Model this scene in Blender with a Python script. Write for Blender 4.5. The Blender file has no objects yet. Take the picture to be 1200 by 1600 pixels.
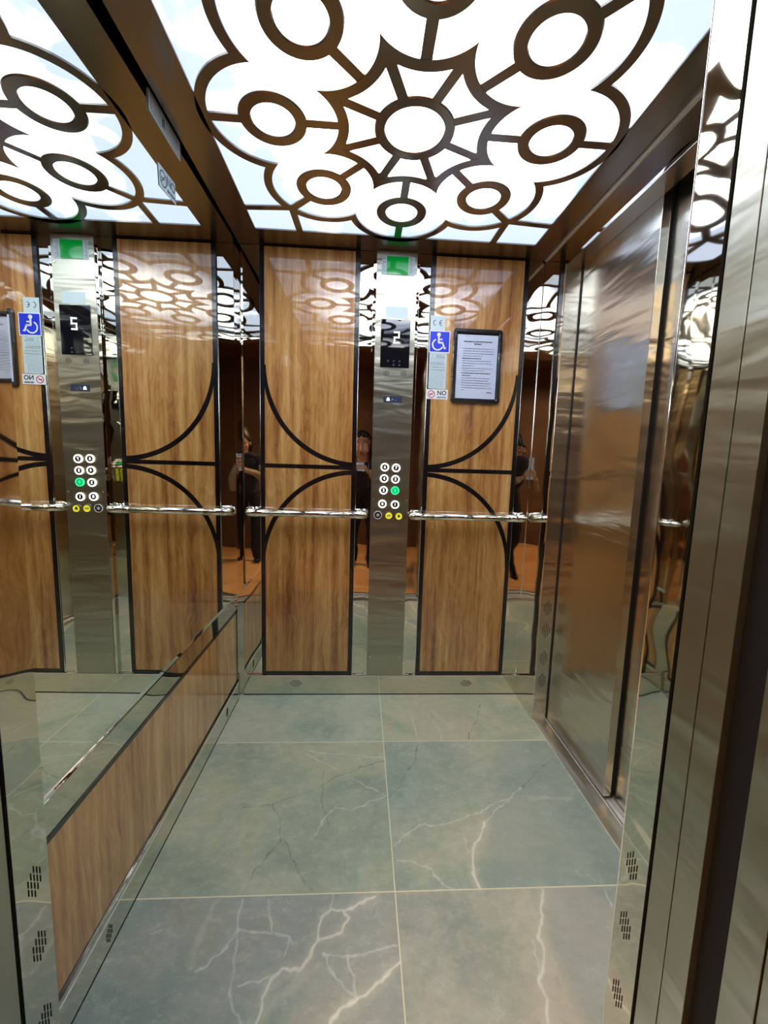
import bpy, bmesh, math, random
from mathutils import Vector, Matrix

# ---------------------------------------------------------------- camera, world, lights, exposure
scene = bpy.context.scene
COL = scene.collection
cam_data = bpy.data.cameras.new('camera')
cam_data.sensor_fit = 'VERTICAL'
cam_data.sensor_height = 36.0
cam_data.lens = 652.0 * 36.0 / 1600.0
cam_data.clip_start = 0.004
CAM_POS = Vector((0.5853, -2.0482, 1.2048))
CAM_R = Vector((0.9981, -0.05402, 0.02966))
CAM_U = Vector((-0.02286, 0.12228, 0.99223))
CAM_F = Vector((0.05722, 0.99102, -0.12082))
CAM_ROT = Matrix((CAM_R, CAM_U, -CAM_F)).transposed()
cam = bpy.data.objects.new('camera', cam_data)
cam.matrix_world = Matrix.Translation(CAM_POS) @ CAM_ROT.to_4x4()
COL.objects.link(cam)
scene.camera = cam

world = bpy.data.worlds.new('world')
scene.world = world
world.use_nodes = True
world.node_tree.nodes['Background'].inputs[0].default_value = (0.02, 0.018, 0.016, 1)
world.node_tree.nodes['Background'].inputs[1].default_value = 1.0

scene.view_settings.view_transform = 'Standard'
scene.view_settings.look = 'None'
scene.view_settings.gamma = 1.0
scene.view_settings.use_curve_mapping = False
scene.view_settings.exposure = 1.62
scene.cycles.max_bounces = 12
scene.cycles.glossy_bounces = 10
scene.cycles.diffuse_bounces = 4
scene.cycles.caustics_reflective = True
scene.cycles.sample_clamp_indirect = 6.0

CEIL_EDGE, CEIL_MID = 0.40, 4.5          # brightness of the cabin's light panel
ADDED_LAMP = 14.0                      # watts of the warm lamp added on the landing

# ---------------------------------------------------------------- dimensions (metres)
W = 1.427          # cabin width, left wall x = 0
H = 2.2            # wall height
HS = 2.16          # ceiling sheet underside
YF = -1.336        # inner face of the entrance wall, back wall y = 0
XL, XR = 0.03, 1.117   # the entrance reveals
HB = 0.105         # baseboard height

# ---------------------------------------------------------------- helpers
def tag(o, label=None, cat=None, group=None, kind=None):
    if label: o['label'] = label
    if cat: o['category'] = cat
    if group: o['group'] = group
    if kind: o['kind'] = kind
    return o

def empty(name, loc=(0, 0, 0)):
    o = bpy.data.objects.new(name, None)
    o.empty_display_size = 0.05
    o.location = loc
    COL.objects.link(o)
    return o

class MB:
    """collects shapes into ONE mesh"""
    def __init__(self): self.bm = bmesh.new(); self.mats = []; self.mi = 0
    def mat(self, m):
        if m not in self.mats: self.mats.append(m)
        self.mi = self.mats.index(m); return self
    def face(self, pts):
        f = self.bm.faces.new([self.bm.verts.new(p) for p in pts]); f.material_index = self.mi; return f
    def box(self, x0, x1, y0, y1, z0, z1, bev=0.0):
        t = bmesh.new()
        bmesh.ops.create_cube(t, size=1)
        for v in t.verts:
            v.co = Vector(((x0+x1)/2 + v.co.x*(x1-x0), (y0+y1)/2 + v.co.y*(y1-y0), (z0+z1)/2 + v.co.z*(z1-z0)))
        if bev: bmesh.ops.bevel(t, geom=list(t.edges), offset=bev, segments=2, affect='EDGES', profile=.6)
        return self.merge(t)
    def merge(self, t, M=None):
        if M: bmesh.ops.transform(t, matrix=M, verts=t.verts)
        vm = {v: self.bm.verts.new(v.co) for v in t.verts}
        for f in t.faces:
            g = self.bm.faces.new([vm[v] for v in f.verts]); g.material_index = self.mi; g.smooth = f.smooth
        t.free(); return self
    def prism(self, pts, z0, z1, M=None):
        """polygon pts (x, y) extruded z0..z1"""
        t = bmesh.new()
        a = [t.verts.new((x, y, z0)) for x, y in pts]; b = [t.verts.new((x, y, z1)) for x, y in pts]
        t.faces.new(a[::-1]); t.faces.new(b); n = len(pts)
        for i in range(n): t.faces.new((a[i], a[(i+1) % n], b[(i+1) % n], b[i]))
        return self.merge(t, M)
    def ring(self, r0, r1, z0, z1, a0=0, a1=2*math.pi, n=64, M=None, bev=0.0):
        t = bmesh.new(); full = abs(a1-a0-2*math.pi) < 1e-6
        m = n if full else n+1
        prof = [(r0+bev, z0), (r1-bev, z0), (r1, z0+bev), (r1, z1), (r0, z1), (r0, z0+bev)] if bev else [(r0, z0), (r1, z0), (r1, z1), (r0, z1)]
        k = len(prof); rows = []
        for i in range(m):
            a = a0+(a1-a0)*i/n
            rows.append([t.verts.new((r*math.cos(a), r*math.sin(a), z)) for r, z in prof])
        for i in range(n):
            A, B = rows[i], rows[(i+1) % m]
            for j in range(k): t.faces.new((A[j], B[j], B[(j+1) % k], A[(j+1) % k])[::-1])
        if not full: t.faces.new(rows[0]); t.faces.new(rows[-1][::-1])
        return self.merge(t, M)
    def disc(self, r, z0, z1, n=40, M=None, bev=0.0):
        t = bmesh.new()
        prof = [(r, z0), (r, z1-bev), (r-bev*.3, z1-bev*.3), (r-bev, z1)] if bev else [(r, z0), (r, z1)]
        rows = [[t.verts.new((q*math.cos(2*math.pi*i/n), q*math.sin(2*math.pi*i/n), z)) for i in range(n)] for q, z in prof]
        t.faces.new(rows[0][::-1]); t.faces.new(rows[-1])
        for j in range(len(rows)-1):
            for i in range(n):
                f = t.faces.new((rows[j][i], rows[j][(i+1) % n], rows[j+1][(i+1) % n], rows[j+1][i]))
        return self.merge(t, M)
    def tube(self, pts, r, n=20, cap=True):
        pts = [Vector(p) for p in pts]; t = bmesh.new(); rows = []
        rr = r if isinstance(r, (list, tuple)) else [r]*len(pts)
        up = None
        for i, p in enumerate(pts):
            d = ((pts[min(i+1, len(pts)-1)]-p).normalized()+(p-pts[max(i-1, 0)]).normalized()).normalized()
            if up is None: up = d.orthogonal().normalized()
            up = (up - d*up.dot(d)).normalized(); s = d.cross(up)
            rows.append([t.verts.new(p+(up*math.cos(2*math.pi*k/n)+s*math.sin(2*math.pi*k/n))*rr[i]) for k in range(n)])
        for i in range(len(rows)-1):
            for k in range(n):
                f = t.faces.new((rows[i][k], rows[i][(k+1) % n], rows[i+1][(k+1) % n], rows[i+1][k])); f.smooth = True
        if cap: t.faces.new(rows[0][::-1]); t.faces.new(rows[-1])
        return self.merge(t)
    def grid(self, o, u, v, nu, nv, smooth=True):
        o, u, v = Vector(o), Vector(u), Vector(v)
        vs = [[self.bm.verts.new(o+u*i/nu+v*j/nv) for j in range(nv+1)] for i in range(nu+1)]
        for i in range(nu):
            for j in range(nv):
                f = self.bm.faces.new((vs[i][j], vs[i+1][j], vs[i+1][j+1], vs[i][j+1])); f.material_index = self.mi
        return self
    def build(self, name, m=None, parent=None, loc=None):
        me = bpy.data.meshes.new(name)
        bmesh.ops.recalc_face_normals(self.bm, faces=self.bm.faces)
        self.bm.to_mesh(me); self.bm.free()
        o = bpy.data.objects.new(name, me)
        for q in (self.mats or [m]): me.materials.append(q)
        if parent is not None:
            o.parent = parent
            # points are given in world space; the Empty parents carry only a location
            me.transform(Matrix.Translation(-world_loc(parent)))
        elif loc is not None:
            me.transform(Matrix.Translation(-Vector(loc))); o.location = loc
        COL.objects.link(o)
        return o

def world_loc(o):
    l = Vector(o.location)
    while o.parent: o = o.parent; l = l+Vector(o.location)
    return l

def struct(o):
    o['kind'] = 'structure'; return o

# planes to write on: local (x right, y up, z towards the viewer)
def on_back(x, z, y=0.0):       # a surface facing -y
    return Matrix.Translation((x, y, z)) @ Matrix(((1, 0, 0, 0), (0, 0, -1, 0), (0, 1, 0, 0), (0, 0, 0, 1)))
def on_left(y, z, x=0.0, rot=0.0):       # a surface facing +x: local x runs along +y
    return Matrix.Translation((x, y, z)) @ Matrix(((0, 0, 1, 0), (1, 0, 0, 0), (0, 1, 0, 0), (0, 0, 0, 1))) @ Matrix.Rotation(rot, 4, 'Z')
def on_right(y, z, x=0.0, rot=0.0):      # a surface facing -x: local x runs along -y
    return Matrix.Translation((x, y, z)) @ Matrix(((0, 0, -1, 0), (-1, 0, 0, 0), (0, 1, 0, 0), (0, 0, 0, 1))) @ Matrix.Rotation(rot, 4, 'Z')

def text_into(mb, s, size, M, align='CENTER', depth=0.0004, bold=0.0):
    cu = bpy.data.curves.new('t', 'FONT'); cu.body = s; cu.size = size; cu.extrude = depth
    cu.align_x = align; cu.align_y = 'CENTER'; cu.offset = bold
    ob = bpy.data.objects.new('t', cu); COL.objects.link(ob)
    dg = bpy.context.evaluated_depsgraph_get(); dg.update()
    me = bpy.data.meshes.new_from_object(ob.evaluated_get(dg))
    t = bmesh.new(); t.from_mesh(me)
    mb.merge(t, M)
    bpy.data.objects.remove(ob); bpy.data.curves.remove(cu); bpy.data.meshes.remove(me)
    return mb

# ---------------------------------------------------------------- materials
class NT:
    def __init__(self, name):
        self.m = bpy.data.materials.new(name); self.m.use_nodes = True
        self.t = self.m.node_tree; self.b = self.t.nodes['Principled BSDF']
    def n(self, typ, **kw):
        nd = self.t.nodes.new(typ)
        for k, v in kw.items(): setattr(nd, k, v)
        return nd
    def link(self, a, b): self.t.links.new(a, b)
    def set(self, **kw):
        for k, v in kw.items(): self.b.inputs[k.replace('_', ' ')].default_value = v
        return self
    def coord(self): return self.n('ShaderNodeTexCoord').outputs['Object']
    def pos(self): return self.n('ShaderNodeNewGeometry').outputs['Position']
    def mapped(self, src, scale=(1, 1, 1), loc=(0, 0, 0)):
        mp = self.n('ShaderNodeMapping'); mp.inputs['Scale'].default_value = scale; mp.inputs['Location'].default_value = loc
        self.link(src, mp.inputs[0]); return mp.outputs[0]
    def noise(self, vec, scale=5, detail=3, rough=.5, dist=0, out='Fac'):
        nd = self.n('ShaderNodeTexNoise'); nd.inputs['Scale'].default_value = scale; nd.inputs['Detail'].default_value = detail
        nd.inputs['Roughness'].default_value = rough; nd.inputs['Distortion'].default_value = dist
        self.link(vec, nd.inputs['Vector']); return nd.outputs[out]
    def ramp(self, fac, stops, interp='LINEAR'):
        r = self.n('ShaderNodeValToRGB'); r.color_ramp.interpolation = interp
        e = r.color_ramp.elements
        while len(e) < len(stops): e.new(.5)
        for i, (p, c) in enumerate(stops):
            e[i].position = p; e[i].color = c if len(c) == 4 else (*c, 1)
        self.link(fac, r.inputs[0]); return r.outputs[0]
    def math(self, op, a, b=None, c=None, clamp=False):
        nd = self.n('ShaderNodeMath', operation=op, use_clamp=clamp)
        for i, v in enumerate((a, b, c)):
            if v is None: continue
            if isinstance(v, (int, float)): nd.inputs[i].default_value = v
            else: self.link(v, nd.inputs[i])
        return nd.outputs[0]
    def mix(self, fac, a, b, typ='MIX'):
        nd = self.n('ShaderNodeMix', data_type='RGBA', blend_type=typ)
        for i, v in ((0, fac), (6, a), (7, b)):
            if isinstance(v, (int, float)): nd.inputs[i].default_value = v
            elif isinstance(v, tuple): nd.inputs[i].default_value = v if len(v) == 4 else (*v, 1)
            else: self.link(v, nd.inputs[i])
        return nd.outputs[2]
    def bump(self, h, strength=.1, dist=.01):
        b = self.n('ShaderNodeBump'); b.inputs['Strength'].default_value = strength; b.inputs['Distance'].default_value = dist
        self.link(h, b.inputs['Height']); self.link(b.outputs[0], self.b.inputs['Normal'])

def srgb(r, g, b):
    f = lambda c: (c/255/12.92) if c/255 <= .04045 else ((c/255+.055)/1.055)**2.4
    return (f(r), f(g), f(b), 1)

def plain(name, col, rough=.5, metal=0.0, coat=0.0, emit=None, es=0.0):
    k = NT(name); k.set(Base_Color=col, Roughness=rough, Metallic=metal, Coat_Weight=coat, Coat_Roughness=.03)
    if emit: k.set(Emission_Color=emit, Emission_Strength=es)
    return k.m

def polished(name, col, rough=.025, wav=.25, scale=(1.2, 1.2, 3.0)):
    k = NT(name); k.set(Base_Color=col, Metallic=1.0, Roughness=rough)
    n = k.noise(k.mapped(k.pos(), scale), scale=1.6, detail=1.0)
    k.bump(n, wav, .02)
    return k.m

def brushed(name, col, rough=.22, wav=.3, aniso=.55):
    k = NT(name); k.set(Base_Color=col, Metallic=1.0, Roughness=rough, Anisotropic=aniso)
    fine = k.noise(k.mapped(k.pos(), (500, 500, 5)), scale=1, detail=2)
    r = k.math('MULTIPLY_ADD', fine, .03, rough-.015); k.link(r, k.b.inputs['Roughness'])
    tan = k.n('ShaderNodeTangent', direction_type='RADIAL', axis='Z'); k.link(tan.outputs[0], k.b.inputs['Tangent'])
    wave = k.noise(k.mapped(k.pos(), (1.6, 1.6, 8.0)), scale=1.5, detail=2.5, dist=.4)
    k.bump(wave, wav, .014)
    return k.m

M_POL = polished('polished_steel', (.74, .71, .63, 1), .02, .22)
M_POLW = polished('polished_steel_wavy', (.74, .71, .63, 1), .03, .25, (1.5, 1.5, 4))
M_BRU = brushed('brushed_steel', (.60, .575, .50, 1), .22, .42)
M_FACE = brushed('brushed_column_steel', (.45, .445, .37, 1), .38, .6)
M_BRUD = brushed('brushed_steel_sill', (.56, .58, .54, 1), .4, .1)
M_SHEET = brushed('bronze_ceiling_steel', (.265, .235, .195, 1), .24, .15, .2)
M_CHROME = plain('chrome', (.86, .87, .84, 1), .06, 1.0)
M_ALU = plain('aluminium_track', (.86, .88, .87, 1), .42, .55)
M_BLACK = plain('black_lacquer', (.006, .005, .007, 1), .25, 0, .6)
M_GAP = plain('dark_gap', (.004, .003, .004, 1), .7)
M_SLOT = plain('slot_dark', (.01, .01, .01, 1), .6)
M_MIRROR = plain('mirror_glass', (.88, .91, .86, 1), .0, 1.0)
M_BEV = plain('mirror_bevel', (.92, .95, .93, 1), .02, 1.0)
M_WHITE = plain('white_print', srgb(236, 240, 246), .5)
M_PAPER = plain('paper', srgb(205, 216, 238), .35, 0, .5)
M_LABEL = plain('pale_label', srgb(203, 222, 226), .4)
M_INK = plain('grey_ink', srgb(70, 80, 95), .6)
M_INKL = plain('light_ink', srgb(120, 135, 155), .6)
M_DARKINK = plain('black_ink', srgb(22, 25, 30), .6)
M_RED = plain('red_ink', srgb(200, 40, 45), .5)
M_BLUE = plain('sign_blue', srgb(10, 50, 215), .35)
M_GREEN = plain('green_label', srgb(0, 150, 55), .15, 0, .8, srgb(0, 150, 50), .1)
M_GLASSB = plain('display_glass', (.006, .007, .01, 1), .02, 0, 1.0)
M_LCD = plain('lcd_window', srgb(60, 66, 90), .15, 0, .6)
M_LED = plain('led_white', (1, 1, 1, 1), .4, 0, 0, (1, .98, .94, 1), 1.0)
M_BTNW = plain('button_ring_lit', (1, .97, .92, 1), .35, 0, 0, (1, .93, .84, 1), .75)
M_BTNG = plain('button_green_lit', (.1, .9, .4, 1), .35, 0, 0, (.05, .85, .30, 1), .45)
M_BTNGD = plain('button_green_core', (.0, .5, .2, 1), .3, 0, 0, (.0, .55, .18, 1), .2)
M_BTNY = plain('button_yellow', srgb(225, 220, 70), .35, 0, .3, srgb(225, 215, 50), .2)
M_BTND = plain('button_dark', srgb(28, 26, 26), .3, 0, .4)
M_RUB = plain('black_plastic_frame', (.012, .012, .016, 1), .2, 0, .8)

def wood_mat():
    k = NT('golden_oak_laminate')
    p = k.pos()
    warp = k.noise(k.mapped(p, (3.2, 3.2, 1.5)), scale=1.4, detail=3, out='Color')
    wv = k.n('ShaderNodeVectorMath', operation='SCALE'); k.link(warp, wv.inputs[0]); wv.inputs['Scale'].default_value = .16
    ad = k.n('ShaderNodeVectorMath', operation='ADD'); k.link(p, ad.inputs[0]); k.link(wv.outputs[0], ad.inputs[1])
    q = ad.outputs[0]
    broad = k.noise(k.mapped(q, (9, 9, .8)), scale=1.5, detail=3, rough=.55)
    grain = k.noise(k.mapped(q, (55, 55, 2.2)), scale=1.6, detail=4, rough=.65)
    fine = k.noise(k.mapped(p, (240, 240, 9)), scale=1.4, detail=2)
    sw = k.noise(k.mapped(q, (26, 26, 5)), scale=1.1, detail=3, dist=2.2)
    streak = k.noise(k.mapped(p, (20, 20, .55)), scale=1.5, detail=3, rough=.6)
    f = k.math('ADD', k.math('MULTIPLY', broad, .26), k.math('MULTIPLY', grain, .22))
    f = k.math('ADD', f, k.math('MULTIPLY', streak, .42))
    f = k.math('ADD', f, k.math('MULTIPLY', sw, .10))
    col = k.ramp(f, [(.37, srgb(130, 80, 36)), (.44, srgb(176, 120, 62)), (.52, srgb(208, 156, 88)), (.63, srgb(236, 196, 128))])
    col = k.mix(k.math('MULTIPLY', fine, .3), col, srgb(180, 132, 80), 'MULTIPLY')
    k.link(col, k.b.inputs['Base Color'])
    k.set(Roughness=.34, Coat_Weight=1.0, Coat_Roughness=.012, Coat_IOR=1.75)
    return k.m
M_WOOD = wood_mat()
VEINS = {'bright': [[(0.65, -1.022), (0.617, -1.042), (0.581, -1.055), (0.531, -1.055), (0.507, -1.076), (0.504, -1.107), (0.506, -1.134), (0.486, -1.159), (0.47, -1.183), (0.427, -1.189), (0.399, -1.204), (0.395, -1.238), (0.386, -1.274), (0.384, -1.291)], [(0.713, -1.18), (0.667, -1.208), (0.622, -1.236), (0.592, -1.254), (0.558, -1.275), (0.531, -1.296)], [(0.566, -1.054), (0.578, -1.078), (0.565, -1.109), (0.509, -1.131)], [(1.037, -0.791), (0.99, -0.861), (0.963, -0.897), (0.949, -0.965), (0.952, -1.012)], [(1.131, -1.021), (1.103, -1.067), (1.077, -1.143), (1.076, -1.161), (1.035, -1.225), (1.032, -1.26), (1.016, -1.309)]],
 'thin': [[(0.398, -0.435), (0.476, -0.452), (0.575, -0.458), (0.684, -0.475), (0.706, -0.486)], [(0.705, -0.677), (0.646, -0.7), (0.581, -0.738), (0.525, -0.714), (0.491, -0.758), (0.463, -0.829)], [(0.567, -0.578), (0.638, -0.632), (0.705, -0.671)], [(0.39, -0.458), (0.514, -0.535)], [(0.535, -1.02), (0.524, -1.063)], [(0.427, -1.189), (0.37, -1.208), (0.33, -1.216)], [(0.284, -1.022), (0.296, -1.101), (0.312, -1.186), (0.316, -1.23), (0.353, -1.277)], [(0.36, -1.024), (0.383, -1.103)], [(0.295, -1.098), (0.385, -1.106), (0.434, -1.117), (0.446, -1.132)], [(0.296, -1.101), (0.271, -1.147), (0.217, -1.188)], [(0.525, -1.155), (0.564, -1.164), (0.643, -1.161), (0.711, -1.138)], [(0.531, -1.158), (0.544, -1.193), (0.573, -1.225), (0.601, -1.245)], [(0.577, -1.165), (0.594, -1.205), (0.598, -1.245)], [(0.438, -1.12), (0.425, -1.157)], [(0.934, -0.181), (0.965, -0.293), (0.973, -0.375)], [(0.855, -0.191), (0.855, -0.292), (0.862, -0.374)], [(0.952, -0.149), (1.029, -0.284)], [(1.213, -0.65), (1.156, -0.692), (1.088, -0.749), (1.037, -0.791)], [(0.941, -0.85), (0.946, -0.897), (0.963, -0.897)], [(0.722, -0.873), (0.751, -0.835), (0.808, -0.802), (0.899, -0.799), (0.937, -0.789), (1.0, -0.758), (1.147, -0.692)], [(0.718, -0.921), (0.766, -0.931), (0.819, -0.953), (0.844, -0.99), (0.871, -1.009)], [(1.06, -1.143), (1.049, -1.16), (1.035, -1.225)], [(1.314, -1.026), (1.305, -1.072)]],
 'dark': [[(0.705, -0.491), (0.619, -0.53), (0.516, -0.577), (0.451, -0.635), (0.369, -0.67), (0.301, -0.704), (0.212, -0.713)], [(0.3, -0.698), (0.342, -0.776), (0.364, -0.845), (0.325, -0.898), (0.298, -0.947), (0.287, -0.993)], [(0.372, -0.845), (0.409, -0.917), (0.467, -1.005)], [(0.463, -0.548), (0.472, -0.702), (0.503, -0.79)], [(1.211, -0.105), (1.154, -0.235), (1.082, -0.368)], [(0.853, -0.4), (0.829, -0.496), (0.751, -0.634), (0.708, -0.683)], [(1.413, -0.497), (1.328, -0.549), (1.213, -0.65)]],
 'wide': [[(0.218, -1.027), (0.208, -1.098), (0.205, -1.172)], [(0.514, -1.176), (0.468, -1.211), (0.425, -1.239), (0.397, -1.274)], [(1.225, -0.694), (1.384, -0.697)]]}
def floor_mat():
    k = NT('slate_tile')
    p = k.pos()
    sep = k.n('ShaderNodeSeparateXYZ'); k.link(p, sep.inputs[0])
    x, y = sep.outputs[0], sep.outputs[1]
    # which tile: columns split at x = .710, rows at y = -.380 and -1.013
    right = k.math('GREATER_THAN', x, JX)
    r2 = k.math('LESS_THAN', y, -JY1); r3 = k.math('LESS_THAN', y, -JY2)
    row = k.math('ADD', r2, r3)
    idx = k.math('ADD', k.math('MULTIPLY', row, 2.0), right)
    off = k.n('ShaderNodeCombineXYZ'); k.link(k.math('MULTIPLY', idx, 7.3), off.inputs[0]); k.link(k.math('MULTIPLY', idx, 3.1), off.inputs[1])
    ad = k.n('ShaderNodeVectorMath', operation='ADD'); k.link(p, ad.inputs[0]); k.link(off.outputs[0], ad.inputs[1])
    q = ad.outputs[0]
    big = k.noise(q, scale=2.6, detail=4, rough=.55, dist=.6)
    mid = k.noise(q, scale=9, detail=5, rough=.6, dist=.8)
    fine = k.noise(q, scale=70, detail=4, rough=.7)
    base = k.ramp(big, [(.32, srgb(162, 174, 162)), (.44, srgb(184, 194, 176)), (.56, srgb(208, 206, 182)), (.7, srgb(216, 212, 194))])
    base = k.mix(k.math('MULTIPLY', k.ramp(mid, [(.45, (0, 0, 0)), (.7, (1, 1, 1))]), .45), base, srgb(218, 222, 206))
    tint = k.ramp(k.math('DIVIDE', idx, 6.0), [(0.0, srgb(238, 250, 242)), (.16, srgb(250, 252, 236)), (.32, srgb(235, 242, 230)), (.49, srgb(228, 238, 235)), (.65, srgb(200, 212, 222)), (.82, srgb(250, 246, 246))], 'CONSTANT')
    base = k.mix(.85, base, tint, 'MULTIPLY')
    base = k.mix(k.math('MULTIPLY', fine, .4), base, srgb(200, 202, 194), 'MULTIPLY')
    speck = k.noise(k.mapped(q, (22, 34, 22)), scale=1.0, detail=6, rough=.8, dist=.25)
    base = k.mix(k.math('MULTIPLY', k.ramp(speck, [(.50, (0, 0, 0)), (.68, (1, 1, 1))]), .30), base, srgb(226, 226, 206))
    base = k.mix(k.math('MULTIPLY', k.ramp(speck, [(.33, (1, 1, 1)), (.46, (0, 0, 0))]), .22), base, srgb(118, 132, 126))
    # bluer stone right of the long vein (near right tile) and below the slanting vein (middle right tile)
    wob = k.math('MULTIPLY_ADD', mid, .05, -.025)
    t5 = k.math('MULTIPLY', k.math('MULTIPLY', r3, right), k.math('MULTIPLY_ADD', k.math('ADD', x, wob), 30.0, -32.4, clamp=True))
    ln = k.math('ADD', k.math('MULTIPLY', k.math('SUBTRACT', x, .955), .914), k.math('MULTIPLY', k.math('ADD', y, .93), -.405))
    t3 = k.math('MULTIPLY', k.math('MULTIPLY', k.math('SUBTRACT', r2, r3), right), k.math('MULTIPLY', k.math('ADD', ln, wob), 22.0, clamp=True))
    base = k.mix(k.math('MULTIPLY', k.math('MAXIMUM', t5, t3), .42), base, srgb(148, 164, 162))
    # veins: distance (metres) to each vein line, stored on the floor mesh
    wn = k.noise(p, scale=22, detail=4, rough=.65, out='Color')
    wv = k.n('ShaderNodeVectorMath', operation='SUBTRACT'); k.link(wn, wv.inputs[0]); wv.inputs[1].default_value = (.5, .5, .5)
    at_ = k.n('ShaderNodeAttribute', attribute_name='vein'); sp = k.n('ShaderNodeSeparateXYZ'); k.link(at_.outputs['Vector'], sp.inputs[0])
    at2 = k.n('ShaderNodeAttribute', attribute_name='vein_wide')
    D = {'bright': sp.outputs[0], 'thin': sp.outputs[1], 'dark': sp.outputs[2], 'wide': at2.outputs['Fac']}
    def dist(key): return k.math('DIVIDE', D[key], 10.0)
    breakup = k.ramp(k.noise(p, scale=30, detail=3, rough=.7), [(.38, (.15, .15, .15)), (.6, (1, 1, 1))])
    def mask(d, w, soft=1.0):
        v = k.math('SUBTRACT', 1.0, k.math('DIVIDE', d, w), clamp=True)
        return k.math('POWER', v, soft)
    m_d = k.math('MULTIPLY', mask(dist('dark'), .0045), k.math('MULTIPLY', breakup, .75))
    m_w = k.math('MULTIPLY', mask(dist('wide'), .016, 1.3), .35)
    m_t = k.math('MULTIPLY', mask(dist('thin'), .0042), k.math('MULTIPLY_ADD', breakup, .5, .22))
    db = dist('bright')
    m_b = k.math('MULTIPLY', mask(db, .0055), k.math('MULTIPLY_ADD', breakup, .5, .5))
    halo = k.math('MULTIPLY', mask(db, .028, 1.4), k.math('MULTIPLY', mid, .8))
    # a net of hairline veins everywhere
    vr = k.n('ShaderNodeTexVoronoi', feature='DISTANCE_TO_EDGE'); vr.inputs['Scale'].default_value = 5.5
    q2 = k.n('ShaderNodeVectorMath', operation='ADD'); k.link(q, q2.inputs[0])
    ws2 = k.n('ShaderNodeVectorMath', operation='SCALE'); k.link(wv.outputs[0], ws2.inputs[0]); ws2.inputs['Scale'].default_value = .12
    k.link(ws2.outputs[0], q2.inputs[1]); k.link(q2.outputs[0], vr.inputs['Vector'])
    net = k.math('MULTIPLY', mask(vr.outputs['Distance'], .012), k.math('MULTIPLY', k.ramp(mid, [(.48, (0, 0, 0)), (.68, (1, 1, 1))]), .6))
    c = k.mix(net, base, srgb(212, 218, 204))
    c = k.mix(m_d, c, srgb(100, 110, 100))
    c = k.mix(m_w, c, srgb(214, 214, 190))
    c = k.mix(halo, c, srgb(222, 220, 196))
    c = k.mix(m_t, c, srgb(232, 238, 230))
    c = k.mix(m_b, c, srgb(246, 244, 228))
    # grout
    gx = k.math('ABSOLUTE', k.math('SUBTRACT', x, JX))
    g1 = k.math('ABSOLUTE', k.math('ADD', y, JY1)); g2 = k.math('ABSOLUTE', k.math('ADD', y, JY2))
    g = k.math('MINIMUM', gx, k.math('MINIMUM', g1, g2))
    gm = k.math('LESS_THAN', g, .0017)
    c = k.mix(gm, c, srgb(238, 232, 200))
    k.link(c, k.b.inputs['Base Color'])
    k.link(k.math('MULTIPLY_ADD', mid, .22, .28), k.b.inputs['Roughness'])
    k.bump(k.math('ADD', k.math('MULTIPLY', fine, .3), mid), .12, .002)
    k.set(Specular_IOR_Level=.5)
    return k.m
JX, JY1, JY2 = .7085, .3785, 1.0134
M_FLOOR = floor_mat()

def diffuser_mat():
    k = NT('light_diffuser')
    p = k.pos()
    # milky acrylic, glow painted into the emission: hot in the middle, bluish blotchy rim
    d = k.n('ShaderNodeVectorMath', operation='DISTANCE'); k.link(p, d.inputs[0]); d.inputs[1].default_value = (.74, -.74, 2.185)
    n = k.noise(p, scale=3.2, detail=3, rough=.6, dist=.5)
    v = k.math('ADD', k.math('MULTIPLY', d.outputs['Value'], 2.1), k.math('MULTIPLY_ADD', n, 1.6, -.8))
    s = k.math('SUBTRACT', 1.0, k.math('SUBTRACT', v, .30), clamp=True)
    st = k.math('MULTIPLY_ADD', s, CEIL_MID-CEIL_EDGE, CEIL_EDGE)
    col = k.mix(s, (.54, .67, .96, 1), (1.0, 1.0, 1.0, 1))
    k.set(Base_Color=(.75, .78, .8, 1), Roughness=.35)
    k.link(col, k.b.inputs['Emission Color']); k.link(st, k.b.inputs['Emission Strength'])
    return k.m
M_DIFF = diffuser_mat()

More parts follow.
